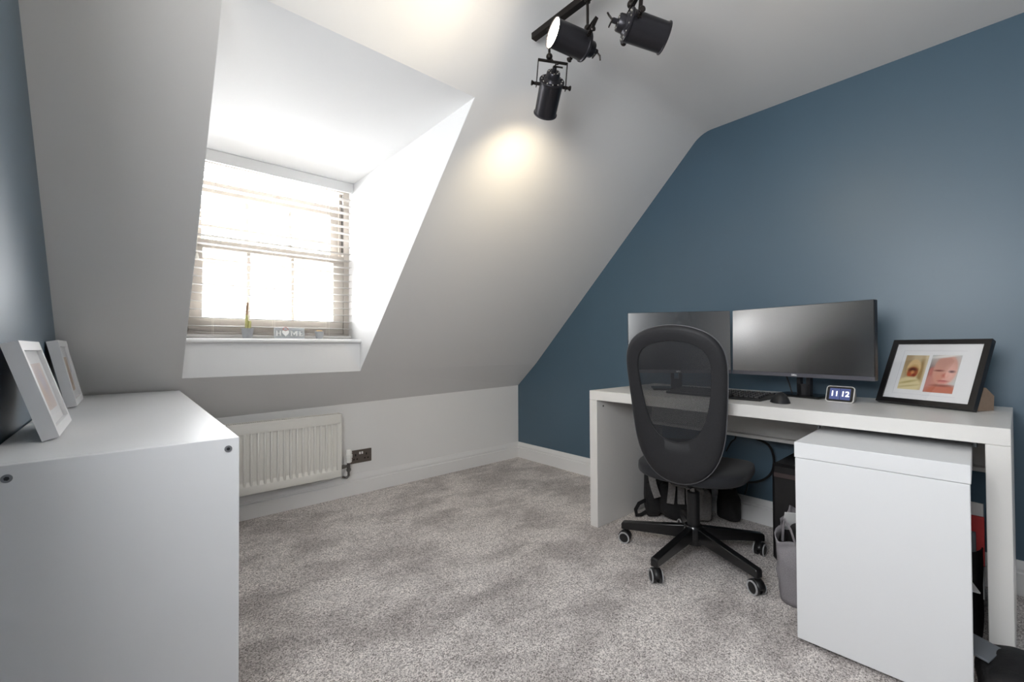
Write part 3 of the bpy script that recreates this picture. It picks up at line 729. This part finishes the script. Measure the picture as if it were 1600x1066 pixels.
# ------------------------------------------------------------------ black photo frame on the desk
printed('print_baby_a', (222, 206, 172), [
    (.2, .8, .3, .6, .2, (176, 152, 116), .5), (.8, .55, .12, .5, .1, (168, 138, 92), .5), (.55, .95, .2, .2, 0, (205, 186, 150), .6),
    (.48, .62, .30, .26, 0, (226, 196, 146), .12), (.48, .52, .26, .20, 0, (206, 168, 112), .15), (.47, .50, .235, .155, 0, (168, 92, 58), .15),
    (.45, .58, .19, .05, 0, (96, 52, 44), .6), (.47, .48, .07, .06, 0, (224, 158, 100), .6), (.35, .43, .08, .05, 0, (200, 90, 56), .6), (.55, .42, .09, .04, 0, (150, 62, 48), .6),
    (.42, .12, .55, .24, 0, (232, 218, 172), .12), (.4, .22, .4, .03, .15, (196, 180, 124), .6), (.45, .1, .4, .02, .1, (204, 188, 136), .6)])
printed('print_baby_b', (204, 206, 204), [
    (.05, .25, .3, .5, 0, (112, 84, 82), .4), (.18, .2, .22, .36, .1, (206, 146, 136), .25), (.65, .02, .6, .2, 0, (198, 116, 92), .2),
    (.12, .55, .1, .12, 0, (200, 128, 118), .3), (.56, .60, .40, .40, 0, (216, 166, 150), .07), (.56, .80, .34, .18, 0, (206, 156, 142), .6),
    (.40, .40, .16, .16, 0, (220, 158, 138), .8), (.76, .50, .16, .2, 0, (234, 184, 172), .7), (.48, .97, .42, .04, .1, (236, 232, 228), .5),
    (.36, .58, .16, .022, 0, (146, 84, 78), .6), (.80, .565, .10, .03, 0, (110, 70, 74), .6), (.60, .45, .10, .06, 0, (206, 122, 108), .5), (.66, .47, .05, .07, 0, (238, 186, 170), .6),
    (.58, .31, .17, .022, 0, (186, 84, 84), .5), (.58, .27, .12, .022, 0, (220, 140, 130), .6), (.58, .19, .3, .03, 0, (150, 84, 70), .7)])
bf, Lf = box_frame('photo_frame', 'black photo frame with two baby photographs on the desk', (-.263, -2.50, .7302), math.atan2(-.284, -.119), .308, .279, .022, .019, .46, 'frame_black',
                   [(.195, .44, .22, .755, 'print_baby_a'), (.475, .765, .20, .765, 'print_baby_b')], .006)
for (u0, u1, v0, v1) in ((.155, .157, .15, .83), (.157, .80, .828, .830), (.157, .80, .15, .152)):
    m = MB(); m.m = Lf; m.box(u0*.308, u1*.308, .0052, .0058, v0*.279, v1*.279); m.obj('mount_line', 'print_line', bf, smooth=0)
# easel leg
m = MB(); m.prism([(.036, .002), (.078, .085), (.092, .083), (.140, .052), (.135, .0)], 'x', .297, .302); m.obj('easel_leg', 'card_brown', bf, smooth=0)

# ------------------------------------------------------------------ track light
tk = thing('track_light', 'black ceiling track light with round spotlight cans', 'ceiling light', (-1.395, -2.05, H))
TO = Vector((-1.395, -2.05, H))
def rel(p): return Vector(p)-TO
B(-.0125, .0125, -.42, .415, -.072, -.047, .001).obj('bar', 'lamp_rod', tk)
m = MB(); m.cyl((0, -.12, -.012), (0, -.12, 0), .055, n=32); m.cyl((0, -.12, -.048), (0, -.12, -.01), .012, n=16); m.obj('ceiling_plate', 'lamp_rod', tk)
def spotlight(rod_y, J_z, P, a, lit, hinge=None, power=0):
    P = rel(P); a = Vector(a).normalized(); J = rel((-1.395, rod_y, J_z))
    h = Vector(hinge).normalized() if hinge else a.cross(Vector((0, 0, 1))).normalized()
    h = (h-a*h.dot(a)).normalized(); k = h.cross(a)
    # local frame: z = a (towards the mouth), x = hinge
    F = Matrix((h, a.cross(h), a)).transposed().to_4x4(); F.translation = P
    r = .0455
    m = MB(); m.m = F
    m.lathe([(0, -.0205), (r+.001, -.0205), (r+.003, -.018), (r+.003, -.013), (r, -.010), (r-.001, 0), (r-.002, .098), (r-.001, .105), (r+.0018, .107), (r+.0018, .110), (r-.001, .110), (r-.004, .1), (r-.004, .06), (.02, .02), (0, .02)], 36)
    can = m.obj('spotlight_can', 'lamp_black', tk, smooth=35)
    m = MB(); m.m = F
    m.lathe([(.034, -.0195), (.030, -.026), (.0265, -.030), (.0255, -.046), (.023, -.050), (0, -.050)], 28); m.cyl((0, 0, -.066), (0, 0, -.05), .008, n=14); m.obj('rear_cap', 'lamp_black', can)
    m = MB(); m.m = F; m.box(-.006, .03, -.004, .004, -.070, -.066, .001); m.tube([(0, 0, -.066), (0, .01, -.08), (.006, .022, -.086)], .003, 8); m.obj('cable_clip', 'lamp_rod', can)
    m = MB(); m.m = F
    for i in range(12):
        t = 2*math.pi*i/12; m.cyl((.040*math.cos(t), .040*math.sin(t), -.0225), (.040*math.cos(t), .040*math.sin(t), -.0203), .0022, n=8)
    for i in range(8):
        t = 2*math.pi*i/8; m.cyl((.019*math.cos(t), .019*math.sin(t), -.0515), (.019*math.cos(t), .019*math.sin(t), -.0495), .0018, n=8)
    m.obj('vent_pins', 'lamp_pin', can)
    m = MB(); m.m = F; m.lathe([(0, .1085), (.030, .108), (r-.0012, .1065)], 32); m.lathe([(0, .1035), (r-.0042, .1025)], 32); lens = m.obj('lens', 'bulb_lit' if lit == 2 else ('bulb_warm' if lit else 'bulb_off'), can, smooth=60)
    m = MB().cyl(rel((-1.395, rod_y, 2.186)), J+Vector((0, 0, .008)), .0048, n=14); m.cyl(rel((-1.395, rod_y, 2.186)), rel((-1.395, rod_y, 2.176)), .010, n=16); m.obj('rod', 'lamp_rod', can)
    m = MB(); m.m = Matrix.Translation(J); m.lathe([(.0125*math.cos(t*math.pi/10-math.pi/2), .0125*math.sin(t*math.pi/10-math.pi/2)) for t in range(11)], 18); m.obj('ball_joint', 'lamp_rod', can)
    # yoke: from the ball down to both pivots
    dn = (P-J).normalized(); dn = (dn-h*dn.dot(h)).normalized(); wy = r+.011
    T = P-dn*((P-J).dot(dn)-.018)
    arms = [P-h*wy+dn*.012, P-h*wy, T-h*wy, T-h*(wy-.006)-dn*.006, T+h*(wy-.006)-dn*.006, T+h*wy, P+h*wy, P+h*wy+dn*.012]
    m = MB().tube(arms[:4]+arms[4:], 0, flat=(.012, .003, tuple(dn*.0+h*.001+dn)))
    m = MB()
    ax = dn.cross(h)
    m.tube([arms[0], arms[1], T-h*wy], 0, flat=(.012, .003, tuple(h))); m.tube([T+h*wy, arms[6], arms[7]], 0, flat=(.012, .003, tuple(h)))
    m.tube([T-h*(wy+.0015), T+h*(wy+.0015)], 0, flat=(.012, .004, tuple(dn))); m.cyl(J, T, .005, n=12)
    m.obj('yoke', 'lamp_rod', can)
    for s in (-1, 1):
        m = MB().cyl(P+h*s*(r-.004), P+h*s*(wy+.008), .006, n=12); m.cyl(P+h*s*(wy+.008), P+h*s*(wy+.018), .004, .010, n=12); m.cyl(P+h*s*(wy+.018), P+h*s*(wy+.021), .010, .008, n=12); m.obj('pivot_knob', 'lamp_rod', can)
    if power:
        l = bpy.data.lights.new('spot_beam', 'SPOT'); l.energy = power; l.color = (1.0, .84, .58); l.spot_size = math.radians(120); l.spot_blend = .9; l.shadow_soft_size = .03
        o = bpy.data.objects.new('spot_beam', l); col.objects.link(o); o.parent = tk
        o.matrix_local = Matrix.Translation(P+a*.116) @ a.to_track_quat('-Z', 'Y').to_matrix().to_4x4()
camR = (0.7486, -0.6630, -0.0049)
spotlight(-1.72, 2.078, (-1.391, -1.724, 1.966), (0.438, 0.71, -0.551), 1, camR, 10)
spotlight(-1.905, 2.085, (-1.437, -1.907, 2.006), (-0.948, 0.303, 0.098), 2, (.35, .9, -.1), 4)
spotlight(-2.08, 2.065, (-1.418, -2.099, 1.97), (0.805, -0.544, -0.239), 1, (.55, .8, 0), 3)

# ------------------------------------------------------------------ things under the desk
bp_ = thing('backpack', 'black and grey backpack slumped under the desk left end', 'backpack', (-.215, -1.60, .0), -.9)
m = MB().blob((-.005, 0, .215), (.18, .085, .213), .42, .5, 40, 26, .012, 9, 1.3); m.obj('body', 'bag_black', bp_, smooth=60)
m = MB().blob((.015, -.075, .115), (.135, .05, .108), .4, .45, 32, 18, .012, 11, 4.); m.obj('front_pocket', 'bag_black', bp_, smooth=60)
m = MB().blob((.085, -.088, .10), (.07, .045, .095), .45, .5, 26, 16, .012, 14, 9.); m.obj('side_pocket', 'bag_grey', bp_, smooth=60)
m = MB().blob((-.145, -.05, .095), (.045, .05, .09), .5, .6, 22, 14, .012, 14, 12.); m.obj('side_pocket', 'bag_black', bp_, smooth=60)
for x0, bend in ((-.135, -.03), (-.068, .012), (-.012, .0), (.035, -.008), (.08, .006)):
    pts = [(x0+bend*math.sin(math.pi*t), -.095-.055*min(1, 2.4*t), .40-.29*t if x0 > -.1 else .41-.27*t) for t in [i/12 for i in range(13)]]
    MB().tube(pts, 0, flat=(.036, .010, (0, -1, .15))).obj('strap', 'bag_grey', bp_, smooth=40)
pts = [(-.16, -.03, .07), (-.19, -.05, .085), (-.225, -.075, .075), (-.245, -.09, .045), (-.24, -.085, .012), (-.215, -.07, .008), (-.17, -.05, .03)]
MB().tube(pts, 0, flat=(.02, .004, (.3, -.9, .3))).obj('loose_strap', 'bag_black', bp_, smooth=40)
tag(MB().blob((-.105, -1.835, .102), (.05, .062, .10), .7, .8, 30, 20, .02, 14, 3).obj('cloth_bag', 'bag_black', smooth=60), 'dark soft bag slumped against the blue wall under the desk', 'bag')

tw = thing('computer_tower', 'black computer tower under the desk behind the panel', 'computer', (-.245, -2.255, 0), 0)
B(-.19, .19, -.095, .095, .012, .445, .012).obj('case', 'tower_black', tw)
B(-.192, -.188, -.085, .085, .385, .405, .001).obj('front_band', 'tower_brown', tw)
B(-.17, .17, .0945, .0965, .06, .40, .001).obj('side_panel', 'tower_black', tw)
for x in (-.16, .16):
    for y in (-.07, .07): MB().cyl((x, y, 0), (x, y, .0125), .012, n=12).obj('foot', 'black_plastic', tw)
tb = thing('felt_tote', 'grey felt tote bag with papers beside the white panel', 'tote bag', (-.63, -2.345, 0), .12)
def tote(u, v):
    t = 2*math.pi*u; pw = lambda x, e: math.copysign(abs(x)**e, x)
    w = 1+.1*math.sin(v*3); p = Vector((.12*w*pw(math.cos(t), .6), .085*w*pw(math.sin(t), .6), .27*v+.025*math.cos(t)*v))
    return p+noise.noise_vector(p*16)*.03*v+Vector((0, 0, .002))
m = MB().grid(tote, 40, 14, True); m.box(-.09, .09, -.06, .06, .001, .004)
o = m.obj('shell', 'felt_grey', tb, smooth=60); o.modifiers.new('solid', 'SOLIDIFY').thickness = .004
pts = [(-.115, .02, .23), (-.125, .035, .29), (-.11, .055, .315), (-.08, .065, .28), (-.075, .07, .22)]
MB().tube(pts, 0, flat=(.012, .004, (-.5, .8, 0))).obj('handle', 'felt_grey', tb, smooth=40)
tag(MB().blob((-.63, -2.345, .16), (.09, .06, .12), .5, .5, 20, 14, .02, 12, 6).obj('dark_scarf', 'bag_black', smooth=60), 'dark cloth stuffed inside the grey felt tote', 'cloth')
pm = MB(); pm.m = Matrix.Translation((-.645, -2.325, .285)) @ Matrix.Rotation(.5, 4, 'Z') @ Matrix.Rotation(1.05, 4, 'Y')
pm.box(-.045, .05, -.03, .055, -.001, .001); tag(pm.obj('envelope', 'paper_white', smooth=0), 'white envelope sticking out of the grey felt tote', 'envelope')

rb = thing('black_shopper', 'black bag of papers between the white panel and desk side', 'bag', (-.40, -2.70, 0), 0)
def shop(u, v):
    t = 2*math.pi*u; pw = lambda x, e: math.copysign(abs(x)**e, x); w = 1+.08*math.sin(v*3)
    p = Vector((.19*w*pw(math.cos(t), .5), .10*pw(math.sin(t), .5), .29*v)); return p+noise.noise_vector(p*9)*.012*v+Vector((0, 0, .002))
o = MB().grid(shop, 40, 12, True).box(-.15, .15, -.08, .08, .001, .004).obj('shell', 'bag_black', rb, smooth=60); o.modifiers.new('solid', 'SOLIDIFY').thickness = .003
pm = MB(); pm.m = Matrix.Translation((-.46, -2.775, .12)) @ Matrix.Rotation(.06, 4, 'Y'); pm.box(-.010, .002, -.032, .03, .11, .27, .001); tag(pm.obj('red_folder', 'red_card', smooth=0), 'red folder standing in the black bag by the desk side', 'folder')
pm = MB(); pm.m = Matrix.Translation((-.40, -2.765, .10)) @ Matrix.Rotation(.05, 4, 'Y') @ Matrix.Rotation(1.35, 4, 'Z'); pm.box(-.04, .1, -.003, .003, 0, .32); tag(pm.obj('paper_sheaf', 'paper_white', smooth=0), 'white papers standing behind the red folder', 'papers')
pm = MB(); pm.m = Matrix.Translation((-.66, -2.745, .235)) @ Matrix.Rotation(.12, 4, 'X') @ Matrix.Rotation(.3, 4, 'Z'); pm.box(-.05, .05, -.045, .06, -.002, .002); tag(pm.obj('letter', 'paper_white', smooth=0), 'white letter jutting out beside the panel edge', 'letter')
pm = MB(); pm.m = Matrix.Translation((-.52, -2.74, .22)); pm.box(-.02, -.008, -.05, .05, -.1, .14, .002); tag(pm.obj('grey_folder', 'grey_card', smooth=0), 'grey folder leaning below the white letter in the black bag', 'folder')
st = thing('black_satchel', 'black satchel lying on the floor before the desk right leg', 'satchel', (-.845, -2.945, 0), .15)
MB().blob((0, .01, .066), (.115, .135, .065), .45, .4, 36, 18, .01, 12, 2).obj('body', 'bag_black', st, smooth=60)
m = MB().grid(lambda u, v: Vector((-.10+.215*u, .142-.11*v, .122+.02*math.sin(u*3.1)-.02*(1-v)**3))+noise.noise_vector(Vector((u*3, v*3, 1)))*.006, 14, 10)
o = m.obj('flap', 'bag_black', st, smooth=60); o.modifiers.new('solid', 'SOLIDIFY').thickness = .006
mg = MB(); mg.m = Matrix.Translation((-.80, -2.79, .135)) @ Matrix.Rotation(.16, 4, 'X') @ Matrix.Rotation(-.25, 4, 'Z'); mg.box(-.09, .02, -.055, .10, 0, .006, .001)
tag(mg.obj('magazine', 'grey_card', smooth=0), 'grey magazine lying on the black satchel', 'magazine')
# cables below the desk
cabs = [([(-.155, -1.90, .51), (-.10, -1.875, .46), (-.065, -1.84, .43), (-.055, -1.807, .372)], 'short black cable hanging below the desk near the chair seat', .004),
        ([(-.10, -1.93, .52), (-.065, -1.962, .473), (-.06, -2.025, .445), (-.06, -2.051, .383), (-.06, -2.041, .304), (-.06, -1.991, .249), (-.06, -1.911, .221), (-.06, -1.826, .223), (-.06, -1.80, .23)], 'thick black cable looping down below the desk', .006),
        ([(-.045, -1.79, .31), (-.045, -1.823, .30), (-.045, -1.874, .29), (-.045, -1.907, .262), (-.045, -1.915, .204), (-.045, -1.90, .15)], 'thin black cable curling under the chair seat by the wall', .0035)]
def spline(P, n=10):
    P = [Vector(p) for p in P]; out = []
    for i in range(len(P)-1):
        p0, p1, p2, p3 = P[max(i-1, 0)], P[i], P[i+1], P[min(i+2, len(P)-1)]
        for k in range(n):
            t = k/n; out.append(.5*((2*p1)+(p2-p0)*t+(2*p0-5*p1+4*p2-p3)*t*t+(3*p1-p0-3*p2+p3)*t**3))
    return out+[P[-1]]
for P, lab, r in cabs: tag(MB().tube(spline(P), r, 8).obj('power_cable', 'cable'), lab, 'cable', 'cables under the desk')
